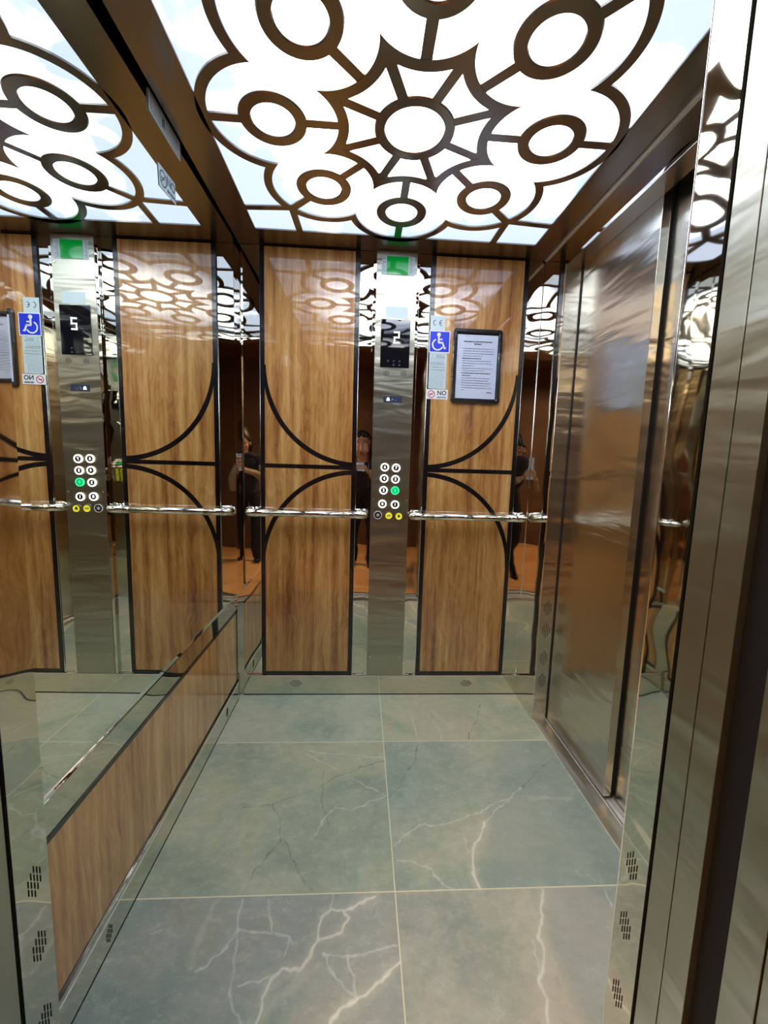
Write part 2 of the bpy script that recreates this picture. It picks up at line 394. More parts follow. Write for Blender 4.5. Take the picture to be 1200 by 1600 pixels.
def floor_mesh():
    """floor slab whose top is a fine grid carrying the vein distances"""
    import numpy as np
    from mathutils import noise as mnoise
    x0, x1, y0, y1 = -.10, 1.432, -1.43, .06
    nx, ny = 500, 480
    bm = bmesh.new()
    xs = [x0+(x1-x0)*i/nx for i in range(nx+1)]; ys = [y0+(y1-y0)*j/ny for j in range(ny+1)]
    X, Y = np.meshgrid(xs, ys, indexing='ij')
    wx = np.zeros_like(X); wy = np.zeros_like(X)
    for i in range(0, nx+1):
        for j in range(0, ny+1):
            v = mnoise.noise_vector((xs[i]*16, ys[j]*16, 0)); u = mnoise.noise_vector((xs[i]*55, ys[j]*55, 4))
            wx[i, j] = v.x*.009+u.x*.0062; wy[i, j] = v.y*.009+u.y*.0062
    PX_, PY_ = X+wx, Y+wy
    def df(lines):
        best = np.full(X.shape, 9.0)
        for pl in lines:
            for a, b in zip(pl[:-1], pl[1:]):
                dx, dy = b[0]-a[0], b[1]-a[1]; L2 = max(dx*dx+dy*dy, 1e-9)
                h = np.clip(((PX_-a[0])*dx+(PY_-a[1])*dy)/L2, 0, 1)
                best = np.minimum(best, np.hypot(PX_-a[0]-h*dx, PY_-a[1]-h*dy))
        return np.clip(best*10, 0, 9)
    F = {q: df(VEINS[q]) for q in VEINS}
    verts = np.stack([X.ravel(), Y.ravel(), np.zeros(X.size)], 1).tolist()
    m = ny+1
    faces = [(i*m+j, (i+1)*m+j, (i+1)*m+j+1, i*m+j+1) for i in range(nx) for j in range(ny)]
    n0 = len(verts)
    verts += [(x0, y0, -.05), (x1, y0, -.05), (x1, y1, -.05), (x0, y1, -.05)]
    faces += [(n0+3, n0+2, n0+1, n0)]
    c = [0, nx*m, nx*m+ny, ny]
    faces += [tuple([n0, n0+1] + [i*m for i in range(nx, -1, -1)]), tuple([n0+1, n0+2] + [nx*m+j for j in range(ny, -1, -1)]),
              tuple([n0+2, n0+3] + [i*m+ny for i in range(0, nx+1)]), tuple([n0+3, n0] + [j for j in range(0, ny+1)])]
    me = bpy.data.meshes.new('floor'); me.from_pydata(verts, [], faces)
    at_ = me.attributes.new('vein', 'FLOAT_VECTOR', 'POINT'); aw = me.attributes.new('vein_wide', 'FLOAT', 'POINT')
    V = np.full((len(verts), 3), 9.0, dtype=np.float32)
    V[:n0, 0] = F['bright'].ravel(); V[:n0, 1] = F['thin'].ravel(); V[:n0, 2] = F['dark'].ravel()
    me.attributes['vein'].data.foreach_set('vector', V.ravel())
    Wd = np.full(len(verts), 9.0, dtype=np.float32); Wd[:n0] = F['wide'].ravel(); me.attributes['vein_wide'].data.foreach_set('value', Wd)
    me.materials.append(M_FLOOR)
    o = bpy.data.objects.new('floor', me); COL.objects.link(o); return o

# ================================================================ THE ROOM SHELL
# floor slab
floor = struct(floor_mesh())

# back wall: polished steel sheet behind the panels
mb = MB(); mb.box(-.06, W+.09, 0, .04, -.05, H+.1)
struct(mb.build('wall_back', M_POL))

# left wall
mb = MB(); mb.box(-.06, -.012, -1.42, 0, -.05, H+.1)
mb.box(-.0125, -.0066, -1.3355, -.0, .0, .532)
mb.box(-.0125, .0005, -.0535, 0, .0, 2.3)
struct(mb.build('wall_left', M_POL))

# right wall: polished strip beside the corner, the strip towards the entrance, and the header above the side door
JD, JN = -.232, -1.13
mb = MB()
mb.box(W, W+.065, JD+.0012, 0, -.05, H+.1)
mb.box(W, W+.065, -1.42, JN, -.05, H+.1)
mb.box(W, W+.065, JN, JD+.0012, 2.046, H+.1)
struct(mb.build('wall_right', M_POL))

# entrance wall (front), with the opening the photograph looks through
mb = MB()
mb.box(XR, W+.065, YF-.073, YF, -.05, H+.1)
mb.box(-.06, XL, YF-.073, YF, -.05, H+.1)
mb.box(XL, XR, YF-.073, YF, 2.08, H+.1)
struct(mb.build('wall_front', M_POLW))

# ceiling slab above the light
mb = MB(); mb.box(-.06, W+.065, -1.42, .04, H+.1, H+.16)
struct(mb.build('ceiling', M_GAP))

# side-door jambs, brushed
mb = MB(); mb.box(W+.0008, W+.068, JD, JD+.0035, 0.0, 2.046)
far_jamb = struct(mb.build('trim_1', M_BRU))
mb = MB(); mb.box(W+.001, W+.068, JN-.002, JN+.0015, 0.0, 2.046)
struct(mb.build('trim_2', M_BRU))
# soffit of the side door
mb = MB(); mb.box(W+.0005, W+.068, JN, JD, 2.043, 2.0455)
struct(mb.build('trim_3', M_BRU))
# slim ledge under the ceiling sheet on the right
mb = MB(); mb.box(W-.007, W-.0004, -1.335, -.012, HS-.008, HS-.0005)
struct(mb.build('trim_4', M_ALU))
# bright corner beads
mb = MB(); mb.tube([(W-.001, -.001, .0), (W-.001, -.001, H)], .0009, 8)
struct(mb.build('trim_5', M_CHROME))
mb = MB(); mb.tube([(W-.0005, JD, .0), (W-.0005, JD, 2.045)], .0009, 8)
struct(mb.build('trim_6', M_CHROME))
mb = MB(); mb.tube([(XR-.0003, YF, .0), (XR-.0003, YF, H)], .001, 8)
struct(mb.build('trim_7', M_CHROME))

def slot_diamond(M, k=1.0, name='vent_slots', parent=None):
    """a lozenge of short punched slots; local x = across, y = along the slots"""
    m = MB(); rows = [2, 3, 4, 3, 2]
    for i, c in enumerate(rows):
        for j in range(c):
            u = (i-2)*.0085*k; v = (j-(c-1)/2)*.0205*k
            w, l = .0013*k, .0075*k
            pts = [(u-w, v-l), (u, v-l-w), (u+w, v-l), (u+w, v+l), (u, v+l+w), (u-w, v+l)]
            m.prism(pts, -.0002, .0005, M)
    return m.build(name, M_SLOT, parent)

# baseboards
mb = MB(); mb.box(.013, W, -.013, 0, 0.004, HB, .0012)
bb = struct(mb.build('baseboard_back', M_POL))
mb = MB(); mb.box(.013, W-.001, -.0142, -.0128, HB-.002, HB+.0008)  # pale strip painted for the highlight along the top ledge
mb.build('ledge_highlight', M_ALU, bb)
mb = MB(); mb.box(.013, W-.001, -.0136, -.0125, .0005, .0055)
mb.build('floor_gap', M_GAP, bb)
for x in (.277, 1.16):
    slot_diamond(on_back(x, .062, -.0132) @ Matrix.Rotation(math.pi/2, 4, 'Z'), .85, 'vent_slots', bb)
mb = MB(); mb.box(-.012, 0.0, -1.336, 0.0, 0.004, .097, .0012)
bl = struct(mb.build('baseboard_left', M_POL))
mb = MB(); mb.box(-.010, .0005, -1.336, -.012, .079, .083)  # pale strip standing for the left ledge's highlight
mb.build('ledge_highlight', M_ALU, bl)
mb = MB(); mb.box(-.004, .0004, -1.336, -.012, .0005, .0055)
mb.build('floor_gap', M_GAP, bl)
for y in (-1.131, -.231):
    slot_diamond(on_left(y, .045, .0002), .62, 'vent_slots', bl)
# vents punched low in the jambs
for z in (.200, .311, .446, .554):
    slot_diamond(on_back(W+.034, z+.0, JD-.0002), .92, 'vent_slots', far_jamb)
wf = bpy.data.objects['wall_front']
for z in (.170, .325, .455):
    slot_diamond(on_right(-1.369, z, XR-.0002), .78, 'vent_slots', wf)
    slot_diamond(on_left(-1.369, z, XL+.0002), .78, 'vent_slots', wf)

# ---------------------------------------------------------------- side door (right): two telescopic brushed leaves
d1 = struct(empty('door_1', (W+.07, -.68, 0)))
mb = MB(); mb.box(1.496, 1.524, -.705, -.225, .012, 2.12, .0012)
mb.build('door_leaf', M_BRU, d1)
mb = MB(); mb.box(1.536, 1.562, -1.18, -.68, .012, 2.12, .0012)
mb.build('door_leaf', M_BRU, d1)
mb = MB(); mb.box(1.5245, 1.5355, -.700, -.225, .03, 2.12)  # black fill painted for the shade between the leaves
mb.build('door_gap_shade', M_GAP, d1)
mb = MB(); mb.box(1.4975, 1.60, -.2335, -.225, .01, 2.12)  # black strips painted for the shadow beside the far jamb
mb.box(1.494, 1.4962, -.240, -.2325, .01, 2.043)
mb.build('door_gap_shade', M_GAP, d1)
# sill
sl = struct(empty('trim_8', (W+.03, -.68, 0)))
mb = MB(); mb.box(1.432, 1.4935, JN, JD, -.02, .0015); mb.build('sill_plate', M_BRUD, sl)
mb = MB(); mb.box(1.430, 1.4325, JN, JD, -.02, .0022); mb.build('edge_bead', M_ALU, sl)
mb = MB(); mb.box(1.4935, 1.499, JN, JD, -.02, .0035, .0008)
mb.box(1.507, 1.522, JN, -.705, -.02, -.001); mb.box(1.526, 1.536, JN, -.705, -.02, .002, .0008); mb.box(1.545, 1.60, JN, -.705, -.02, -.001)
mb.box(1.499, 1.60, JN, JD, -.03, -.012)
mb.build('sill_track', M_ALU, sl)
mb = MB(); mb.box(1.4992, 1.507, JN, JD, -.012, -.006); mb.build('track_groove', M_GAP, sl)
# the shaft behind the side door
mb = MB(); mb.box(1.60, 1.62, -1.42, .04, -.05, H+.1)
struct(mb.build('wall_shaft', M_GAP))

# ---------------------------------------------------------------- entrance reveal: car door and landing door, slid open
def reveal(x, s, names):
    """s = +1: the leaves lie on the right of plane x; -1 on the left"""
    a, b = (x, x+.06) if s > 0 else (x-.06, x)
    e = struct(empty(names[0], (x+s*.03, -1.46, 0)))
    mb = MB(); mb.box(a, b, -1.4645, -1.4175, .012, 2.12, .001); mb.build('door_leaf', M_FACE, e)
    mb = MB(); mb.box(a, b, -1.512, -1.4665, .012, 2.12, .001); mb.build('door_leaf', M_FACE, e)
    e2 = struct(empty(names[1], (x+s*.03, -1.61, 0)))
    mb = MB(); mb.box(a, b, -1.612, -1.564, .012, 2.12, .001); mb.build('door_leaf', M_FACE, e2)
    mb = MB(); mb.box(a, b, -1.662, -1.615, .012, 2.12, .001); mb.build('door_leaf', M_FACE, e2)
    mb = MB(); mb.box(x+s*.012, x+s*.075, -1.675, -1.405, -.05, 2.3)
    struct(mb.build(names[2], M_GAP))
    mb = MB(); mb.box(x if s > 0 else x-.09, x+.09 if s > 0 else x, -1.78, -1.6755, -.0, 2.12, .002)
    struct(mb.build(names[3], M_BRU))
    return e
er = reveal(XR, 1, ('door_2', 'door_3', 'trim_9', 'trim_10'))
reveal(XL, -1, ('door_4', 'door_5', 'trim_11', 'trim_12'))
mb = MB(); mb.disc(.004, 0, .0025, 16, on_right(-1.538, 1.174, XR+.012), .001)
mb.build('screw', M_CHROME, er)
# entrance sills and the dark head above them
sl2 = struct(empty('trim_13', (.57, -1.5, 0)))
for y0, y1, m, z in ((-1.3365, -1.425, M_BRUD, .001), (-1.425, -1.433, M_ALU, .003), (-1.441, -1.449, M_ALU, .003), (-1.457, -1.465, M_ALU, .003), (-1.473, -1.481, M_ALU, .003), (-1.489, -1.512, M_ALU, .002),
                  (-1.564, -1.59, M_ALU, .002), (-1.598, -1.606, M_ALU, .003), (-1.614, -1.622, M_ALU, .003), (-1.63, -1.70, M_BRUD, .002)):
    mb = MB(); mb.box(XL, XR, y1, y0, -.02, z); mb.build('sill_rib', m, sl2)
mb = MB(); mb.box(-.1, 1.25, -1.70, -1.4305, -.04, -.0205); mb.build('sill_bed', M_GAP, sl2)
mb = MB(); mb.box(-.1, 1.25, -1.675, -1.4095, 2.121, 2.3); struct(mb.build('trim_14', M_BRU))

# ---------------------------------------------------------------- the landing behind the camera
M_LF = None
k = NT('warm_landing_tile'); nn = k.noise(k.pos(), scale=4, detail=4)
k.link(k.ramp(nn, [(.3, srgb(214, 150, 92)), (.7, srgb(240, 184, 124))]), k.b.inputs['Base Color']); k.set(Roughness=.3); M_LF = k.m
k = NT('brown_landing_plaster'); nn = k.noise(k.pos(), scale=3, detail=4)
k.link(k.ramp(nn, [(.3, srgb(84, 58, 44)), (.7, srgb(104, 74, 56))]), k.b.inputs['Base Color']); k.set(Roughness=.7); M_LW = k.m
mb = MB(); mb.box(-1.3, 2.5, -4.0, -1.70, -.05, 0)
struct(mb.build('floor_landing', M_LF))
mb = MB(); mb.box(-1.3, 2.5, -4.06, -4.0, -.05, 2.5); struct(mb.build('wall_landing_rear', M_LW))
mb = MB(); mb.box(-1.36, -1.3, -4.06, -1.68, -.05, 2.5); struct(mb.build('wall_landing_left', M_LW))
mb = MB(); mb.box(2.5, 2.56, -4.06, -1.68, -.05, 2.5); struct(mb.build('wall_landing_right', M_LW))
mb = MB(); mb.box(-1.3, XL-.09, -1.78, -1.68, -.05, 2.5); mb.box(XR+.09, 2.5, -1.78, -1.68, -.05, 2.5); mb.box(XL-.09, XR+.09, -1.78, -1.68, 2.121, 2.5)
struct(mb.build('wall_landing_front', M_LW))
mb = MB(); mb.box(-1.36, 2.56, -4.06, -1.68, 2.5, 2.56); struct(mb.build('ceiling_landing', M_LW))
M_LAMPG = plain('added_lamp_glass', (1, .9, .75, 1), .4, 0, 0, (1, .72, .45, 1), 3.0)  # unseen warm lamp, added to light the landing floor
ll = tag(empty('added_ceiling_lamp', (-.75, -2.75, 2.5)), 'assumed round warm lamp added to light the dark landing behind the photographer', 'lamp')
mb = MB(); mb.disc(.17, 0, .03, 48, Matrix.Translation((-.75, -2.75, 2.4699))); mb.build('added_lamp_base', M_CHROME, ll)
mb = MB(); mb.disc(.15, 0, .05, 48, Matrix.Translation((-.75, -2.75, 2.4695)) @ Matrix.Rotation(math.pi, 4, 'X'), .02); mb.build('added_lamp_shade', M_LAMPG, ll)
la = bpy.data.lights.new('added_landing_light', 'AREA'); la.shape = 'DISK'; la.size = .3; la.energy = ADDED_LAMP; la.color = (1, .70, .42)
lo = bpy.data.objects.new('added_bulb_light', la); lo.location = (0, 0, -.09); lo.parent = ll; COL.objects.link(lo)

# ================================================================ CEILING LIGHT AND ITS ORNAMENTAL GRILLE
dl = tag(empty('ceiling_light', (.71, -.71, HS+.03)), 'glowing white backlit light panel above the cut-out ceiling grille', 'light')
mb = MB(); mb.box(.10, 1.345, -1.315, -.11, HS+.013, HS+.019); mb.build('diffuser_panel', M_DIFF, dl)
mb = MB(); mb.box(.09, 1.355, -1.325, -.10, HS+.0195, HS+.045); mb.box(.088, .0995, -1.325, -.10, HS+.0058, HS+.045); mb.box(1.3455, 1.357, -1.325, -.10, HS+.0058, HS+.045)
mb.box(.088, 1.357, -.1095, -.098, HS+.0058, HS+.045); mb.box(.088, 1.357, -1.327, -1.3155, HS+.0058, HS+.045)
mb.build('lamp_tray', M_SHEET, dl)
cg = tag(empty('ceiling_grille', (.7189, -.711, HS)), 'dark bronze ceiling sheet cut out as a round flower of rings and petals', 'ceiling grille')
C = Vector((.7189, -.711, 0)); T = .0055; Z0, Z1 = HS, HS+T; S = .9598
OX0, OX1, OY0, OY1 = .1181, 1.3236, -.1319, -1.290
mb = MB()
mb.box(.0125, OX0, -1.3345, -.003, Z0, Z1); mb.box(OX1, W-.008, -1.3345, -.003, Z0, Z1)
mb.box(OX0-.0001, OX1+.0001, OY0, -.003, Z0, Z1); mb.box(OX0-.0001, OX1+.0001, -1.3345, OY1, Z0, Z1)
mb.build('border', M_SHEET, cg)
def at(r, a, th=0): return Matrix.Translation((C.x, C.y, 0)) @ Matrix.Rotation(a, 4, 'Z') @ Matrix.Translation((r, 0, 0)) @ Matrix.Rotation(th, 4, 'Z')
mb = MB(); mb.ring(.089*S, .123*S, Z0, Z1, M=Matrix.Translation((C.x, C.y, 0)), bev=.003)
mb.build('centre_ring', M_SHEET, cg)
def bar_into(mb, p, q, w, e=0):
    p, q = Vector(p), Vector(q); d = (q-p).normalized(); n = Vector((-d.y, d.x)); 
    mb.prism([tuple(p-n*w/2), tuple(q-n*w/2), tuple(q+n*w/2), tuple(p+n*w/2)], Z0+e, Z1)
    return mb
def pol(r, a): return (C.x+r*math.cos(a), C.y+r*math.sin(a))
mb = MB()
for i in range(8):
    a = math.radians(45*i)
    # concave star side: sector of an annulus round (r=.385), cut at the tip lines by construction
    c, ri, ro = .385*S, .154*S, .187*S
    pts_i, pts_o = [], []
    for s in range(-16, 17):
        pass
    # angle range where each circle stays inside +-22.5 deg
    t8 = math.tan(math.radians(22.5))
    def lim(rad):
        lo_, hi_ = 0, math.pi/2
        for _ in range(50):
            m_ = (lo_+hi_)/2
            x_, y_ = c-rad*math.cos(m_), rad*math.sin(m_)
            if y_ < t8*x_: lo_ = m_
            else: hi_ = m_
        return lo_
    li, lo2 = lim(ri), lim(ro)
    inner = [(c-ri*math.cos(li*j/14), ri*math.sin(li*j/14)) for j in range(-14, 15)]
    outer = [(c-ro*math.cos(lo2*j/14), ro*math.sin(lo2*j/14)) for j in range(-14, 15)]
    R = Matrix.Translation((C.x, C.y, 0)) @ Matrix.Rotation(a, 4, 'Z')
    for j in range(28):
        mb.prism([inner[j], inner[j+1], outer[j+1], outer[j]], Z0, Z1, R)
mb.build('star', M_SHEET, cg)
for i in range(8):
    a = math.radians(22.5+45*i)
    mb = MB(); bar_into(mb, pol(.115*S, a), pol(.262*S, a), .029, .0006); mb.build('spoke', M_SHEET, cg)
for i in range(8):
    a = math.radians(45*i)
    mb = MB(); mb.ring(.0630*S, .101*S, Z0, Z1, M=at(.4245*S, a), bev=.003); rg = mb.build('ring', M_SHEET, cg)
    mb = MB(); bar_into(mb, pol(.215*S, a), pol(.332*S, a), .029, .0006); mb.build('stub', M_SHEET, rg); mb = MB(); bar_into(mb, pol(.518*S, a), pol(.625*S, a), .029, .0006); mb.build('stub', M_SHEET, rg)
    # petal: annulus round the same centre, cut at the 22.5 degree lines
    c, ri, ro = .4245*S, .186*S, .215*S
    t8 = math.tan(math.radians(22.5))
    def lim2(rad):
        lo_, hi_ = 0, math.pi
        for _ in range(50):
            m_ = (lo_+hi_)/2
            x_, y_ = c+rad*math.cos(m_), rad*math.sin(m_)
            if y_ < t8*x_: lo_ = m_
            else: hi_ = m_
        return lo_
    # start from the far side: the petal spans angles whose point lies inside the sector
    li, lo2 = lim2(ri), lim2(ro)
    inner = [(c+ri*math.cos(li*j/28), ri*math.sin(li*j/28)) for j in range(-28, 29)]
    outer = [(c+ro*math.cos(lo2*j/28), ro*math.sin(lo2*j/28)) for j in range(-28, 29)]
    R = Matrix.Translation((C.x, C.y, 0)) @ Matrix.Rotation(a, 4, 'Z')
    mb = MB()
    for j in range(56): mb.prism([inner[j], inner[j+1], outer[j+1], outer[j]], Z0, Z1, R)
    mb.build('petal', M_SHEET, cg)
for sx in (-1, 1):
    for sy in (-1, 1):
        J = (C.x+sx*.44*S, C.y+sy*.436*S)
        mb = MB(); bar_into(mb, J, (C.x+sx*.433*S, OY0+.01 if sy > 0 else OY1-.01), .027, .0006)
        bar_into(mb, J, (OX1+.01 if sx > 0 else OX0-.01, C.y+sy*.452*S), .027, .0006)
        mb.build('corner_bar', M_SHEET, cg)

# ================================================================ THE BIG MIRROR ON THE LEFT WALL
def mx(y): return .0074+.0126*y+.0    # the glass stands a hair off parallel
mr = tag(empty('wall_mirror', (0, -.68, .537)), 'large clear mirror with bright edges filling the upper left wall', 'mirror')
my0, my1, mz0, mz1 = -1.330, -.0545, .537, 2.188
mb = MB(); b = .017
def MP(y, z, d=0): return (mx(y)+.0+d, y, z)
O = [(my0, mz0), (my1, mz0), (my1, mz1), (my0, mz1)]; I = [(my0+b, mz0+b), (my1-b, mz0+b), (my1-b, mz1-b), (my0+b, mz1-b)]
mb.face([MP(*p) for p in I])
mb.face([(mx(y)-.006 if True else 0, y, z) for y, z in reversed(O)])
mb.build('mirror_glass', M_MIRROR, mr)
mb = MB()
for i in range(4):
    j = (i+1) % 4
    mb.face([MP(*O[i], -.0034), MP(*O[j], -.0034), MP(*I[j]), MP(*I[i])])
    mb.face([MP(*O[i], -.006), MP(*O[j], -.006), MP(*O[j], -.0034), MP(*O[i], -.0034)])
mb.build('bevelled_edge', M_BEV, mr)

# ================================================================ WOOD PANELS
def board(mb, x0, x1, z0, z1):
    mb.box(x0, x1, -.006, -.0003, z0, z1)
def back_panel(x0, x1, tip, label):
    """tip = +1: arcs meet at the right side, -1: at the left"""
    e = tag(empty('wall_panel', ((x0+x1)/2, 0, .109)), label, 'wall panel')
    z0, z1 = .109, 2.157
    mb = MB(); board(mb, x0+.001, x1-.001, z0+.001, z1-.001); mb.build('wood_board', M_WOOD, e)
    b = .0205; yf, yb = -.0072, -.0058
    mb = MB()
    mb.box(x0, x0+b, yf, -.0004, z0, z1); mb.box(x1-b, x1, yf, -.0004, z0, z1)
    mb.box(x0+b, x1-b, yf, yb, z0, z0+b*.8); mb.box(x0+b, x1-b, yf, yb, z1-.004, z1)
    mb.build('black_border', M_BLACK, e)
    cx = x1+.004 if tip > 0 else x0-.004
    xa, xb_ = x0+b*.5, x1-b*.5
    def arc(cz, R, up):
        m = MB(); pts = []
        n = 60; segs = []
        for i in range(n+1):
            a = math.radians(-2+ (94*i/n))      # 0: straight towards the panel, 90: vertical
            px = cx - tip*R*math.sin(a) if False else None
            ux = -tip*math.cos(math.pi/2-a); uz = (-1 if up else 1)*math.sin(math.pi/2-a)
            segs.append((ux, uz))
        for q, ((ax, az), (bx, bz)) in enumerate(zip(segs[:-1], segs[1:])):
            w0, w1 = [.0112*(1-.55*max(0, (j/n-.72)/.28)**1.5) for j in (q, q+1)]
            P = [(cx+ax*(R-w0), cz+az*(R-w0)), (cx+bx*(R-w1), cz+bz*(R-w1)), (cx+bx*(R+w1), cz+bz*(R+w1)), (cx+ax*(R+w0), cz+az*(R+w0))]
            if all(x0+.002 <= p[0] <= x1-.002 for p in P):
                m.face([(p[0], -.0066, p[1]) for p in P])
        return m.build('black_arc', M_BLACK, e)
    arc(1.62, .438, True); arc(.70, .446, False)
    mb = MB(); mb.box(x0+b, x1-b, -.0067, yb, 1.158, 1.178); mb.build('black_bar', M_BLACK, e)
    mb = MB()
    for x in (x0-.0012, x1+.0012): mb.tube([(x, -.004, z0), (x, -.004, z1)], .0011, 8)
    mb.build('edge_bead', M_CHROME, e)
    return e
back_panel(.105, .5597, 1, 'tall oak panel with black arcs at the left of the button column, on the back wall')
back_panel(.8913, 1.3508, -1, 'tall oak panel with black arcs behind the framed notice, on the back wall')
# low panel on the left wall
lp = tag(empty('wall_panel', (0, -.68, .1)), 'long low oak panel with black border beneath the mirror on the left wall', 'wall panel')
mb = MB(); mb.box(-.0063, -.0050, -1.332, -.056, .0985, .458); mb.build('wood_board', M_WOOD, lp)
mb = MB(); mb.box(-.0063, -.0044, -1.332, -.056, .4485, .4600); mb.box(-.0063, -.0044, -1.332, -.056, .0975, .108); mb.box(-.0063, -.0044, -.066, -.056, .0975, .459)
mb.build('black_border', M_BLACK, lp)

# ================================================================ HANDRAILS
def handrail(x0, x1, label):
    e = tag(empty('handrail', ((x0+x1)/2, 0, .945)), label, 'handrail', None)
    z, y, r = .945, -.062, .0158
    mb = MB(); mb.tube([(x0+.05, y, z), (x1-.05, y, z)], r, 24); mb.build('rail', M_CHROME, e)
    for s, x in ((1, x0), (-1, x1)):
        pts = [(x+s*.105, y, z)]
        for i in range(9):
            a = math.pi/2*i/8
            pts.append((x+s*(.032-.030*math.sin(a)), y+.030*(1-math.cos(a)), z))
        pts.append((x+s*.002, -.004, z))
        mb = MB(); mb.tube(pts, [r*1.12]*len(pts), 24)
        br = mb.build('end_bracket', M_CHROME, e)
        mb = MB(); mb.disc(.024, 0, .005, 32, on_back(x+s*.002, z, -.0004), .0015); mb.build('wall_rose', M_CHROME, br)
    return e
handrail(.052, .606, 'chrome handrail on the back wall between the left corner and the button column')
handrail(.836, 1.400, 'chrome handrail on the back wall between the button column and the side door')

# ================================================================ THE BUTTON COLUMN
YC = -.016
cp = tag(empty('control_panel', (.7285, 0, .109)), 'tall brushed steel control column with lift buttons and display', 'control panel')
mb = MB(); mb.box(.622, .8355, YC+.0015, -.0003, .109, 2.160, .001); mb.build('column_body', M_POL, cp)
mb = MB(); mb.box(.636, .8225, YC-.0012, YC+.0015, .110, 2.156, .0008); mb.build('face_plate', M_FACE, cp)
yp = YC-.0012
mb = MB(); mb.mat(M_LABEL).box(.659, .811, yp-.0012, yp, 2.055, 2.136)
mb.mat(M_DARKINK)
for i in range(11):
    z = 2.130-.0066*i
    mb.mat(M_INKL).box(.662, .662+.0155*(.7+.3*math.sin(i*2.3)), yp-.0016, yp-.0012, z-.0012, z+.0008)
    mb.box(.786, .786+.021*(.75+.25*math.sin(i*1.7)), yp-.0016, yp-.0012, z-.0012, z+.0008)
lens = mb.build('emergency_light', None, cp)
mb = MB(); mb.box(.682, .781, yp-.0030, yp-.0012, 2.056, 2.135, .0008); mb.build('green_lens', M_GREEN, lens)
def screw(x, z, r=.0045):
    mb = MB(); mb.disc(r, 0, .0028, 20, on_back(x, z, yp), .001); o = mb.build('screw', M_CHROME, cp)
for x, z in ((.652, 2.040), (.809, 2.040), (.650, 1.019), (.811, 1.017), (.652, .212), (.806, .208)): screw(x, z, .0042)
mb = MB(); mb.box(.683, .786, yp-.0005, yp, 1.866, 1.917); mb.build('blank_label', M_LABEL, cp)
mb = MB(); mb.box(.663, .800, yp-.003, yp+.0005, 1.644, 1.860, .001); disp = mb.build('display', M_GLASSB, cp)
# 7-segment figure 2 and the dim icon row
mb = MB(); x0, x1, zt, zm, zb, w = .724, .751, 1.806, 1.780, 1.753, .0058; yy = (yp-.0036, yp-.003)
mb.box(x0, x1, *yy, zt-w, zt); mb.box(x1-w, x1, *yy, zm-w/2, zt); mb.box(x0, x1, *yy, zm-w/2, zm+w/2); mb.box(x0, x0+w, *yy, zb, zm); mb.box(x0, x1, *yy, zb, zb+w)
mb.build('floor_figure', M_LED, disp)
mb = MB()
for i in range(3):
    x = .700+.027*i
    mb.box(x-.006, x+.006, *yy, 1.672, 1.674); mb.box(x-.001, x+.001, *yy, 1.667, 1.679)
    if i: mb.box(x-.004, x+.004, *yy, 1.652, 1.656); mb.box(x-.0015, x+.0015, *yy, 1.656, 1.661)
mb.build('icon_row', M_INK, disp)
for xc in (.683, .764):
    mb = MB()
    for i in range(4):
        x = xc+.0072*i; h = .0125 if i in (1, 2) else .009
        mb.box(x-.0012, x+.0012, yp-.0004, yp, 1.617-h, 1.617+h)
    mb.build('speaker_slots', M_SLOT, cp)
mb = MB(); mb.box(.684, .772, yp-.0015, yp, 1.483, 1.513, .0005); lcd = mb.build('indicator_window', M_LCD, cp)
mb = MB(); M0 = on_back(.706, 1.497, yp-.0015)
mb.prism([(-.0085, -.006), (.0085, -.006), (.0062, -.002), (.0055, .004), (.002, .0085), (-.002, .0085), (-.0055, .004), (-.0062, -.002)], 0, .0004, M0)
mb.build('bell_light', M_LED, lcd)
mb = MB(); mb.prism([(.0, -.004), (.004, -.005), (.012, .003), (.008, .006)], 0, .0004, on_back(.72, 1.497, yp-.0015)); mb.prism([(.0, -.004), (.004, -.005), (.010, .000), (.008, .002)], 0, .0004, on_back(.737, 1.496, yp-.0015)); mb.build('handset_icon', M_INKL, lcd)

BTN = [(.700, 1.176, '6'), (.755, 1.174, '7'), (.6985, 1.121, '4'), (.7535, 1.119, '5'), (.697, 1.064, '2'), (.7535, 1.064, '3g'), (.6935, .997, '0'), (.7555, .995, '1'),
       (.6725, .942, '*'), (.7265, .940, 'open'), (.776, .938, 'bell')]
for x, z, t in BTN:
    M0 = on_back(x, z, yp)
    r = .0195
    if t == '*': rm, face, ink = M_WHITE, M_BTND, M_WHITE
    elif t in ('open', 'bell'): rm, face, ink = M_CHROME, M_BTNY, M_INK
    elif t == '3g': rm, face, ink = M_BTNG, M_BTNGD, M_BTNG
    else: rm, face, ink = M_BTNW, M_BTND, M_LED
    mb = MB(); mb.disc(r, 0, .0035, 40, M0, .001)
    bt = mb.build('button', face, cp)
    mb = MB(); mb.ring(.0138 if rm is M_BTNW else .0168, r+.0005, 0, .0046, M=M0, n=40, bev=.0006)
    mb.build('button_ring', rm, bt)
    mb = MB()
    if t == '*':
        for i in range(6):
            mb.prism([(-.0014, 0), (.0014, 0), (.0012, .0095), (-.0012, .0095)], .0035, .0042, M0 @ Matrix.Rotation(math.pi/3*i, 4, 'Z'))
    elif t == 'open':
        for s in (-1, 1): mb.prism([(s*.002, -.006), (s*.002, .006), (s*.010, 0)], .0035, .0042, M0)
    elif t == 'bell':
        mb.prism([(-.008, -.005), (.008, -.005), (.006, -.001), (.005, .005), (.0015, .009), (-.0015, .009), (-.005, .005), (-.006, -.001)], .0035, .0042, M0)
    else:
        text_into(mb, t[0], .018, M0 @ Matrix.Translation((0, 0, .0036)), bold=.0004)
    mb.build('button_mark', ink, bt)

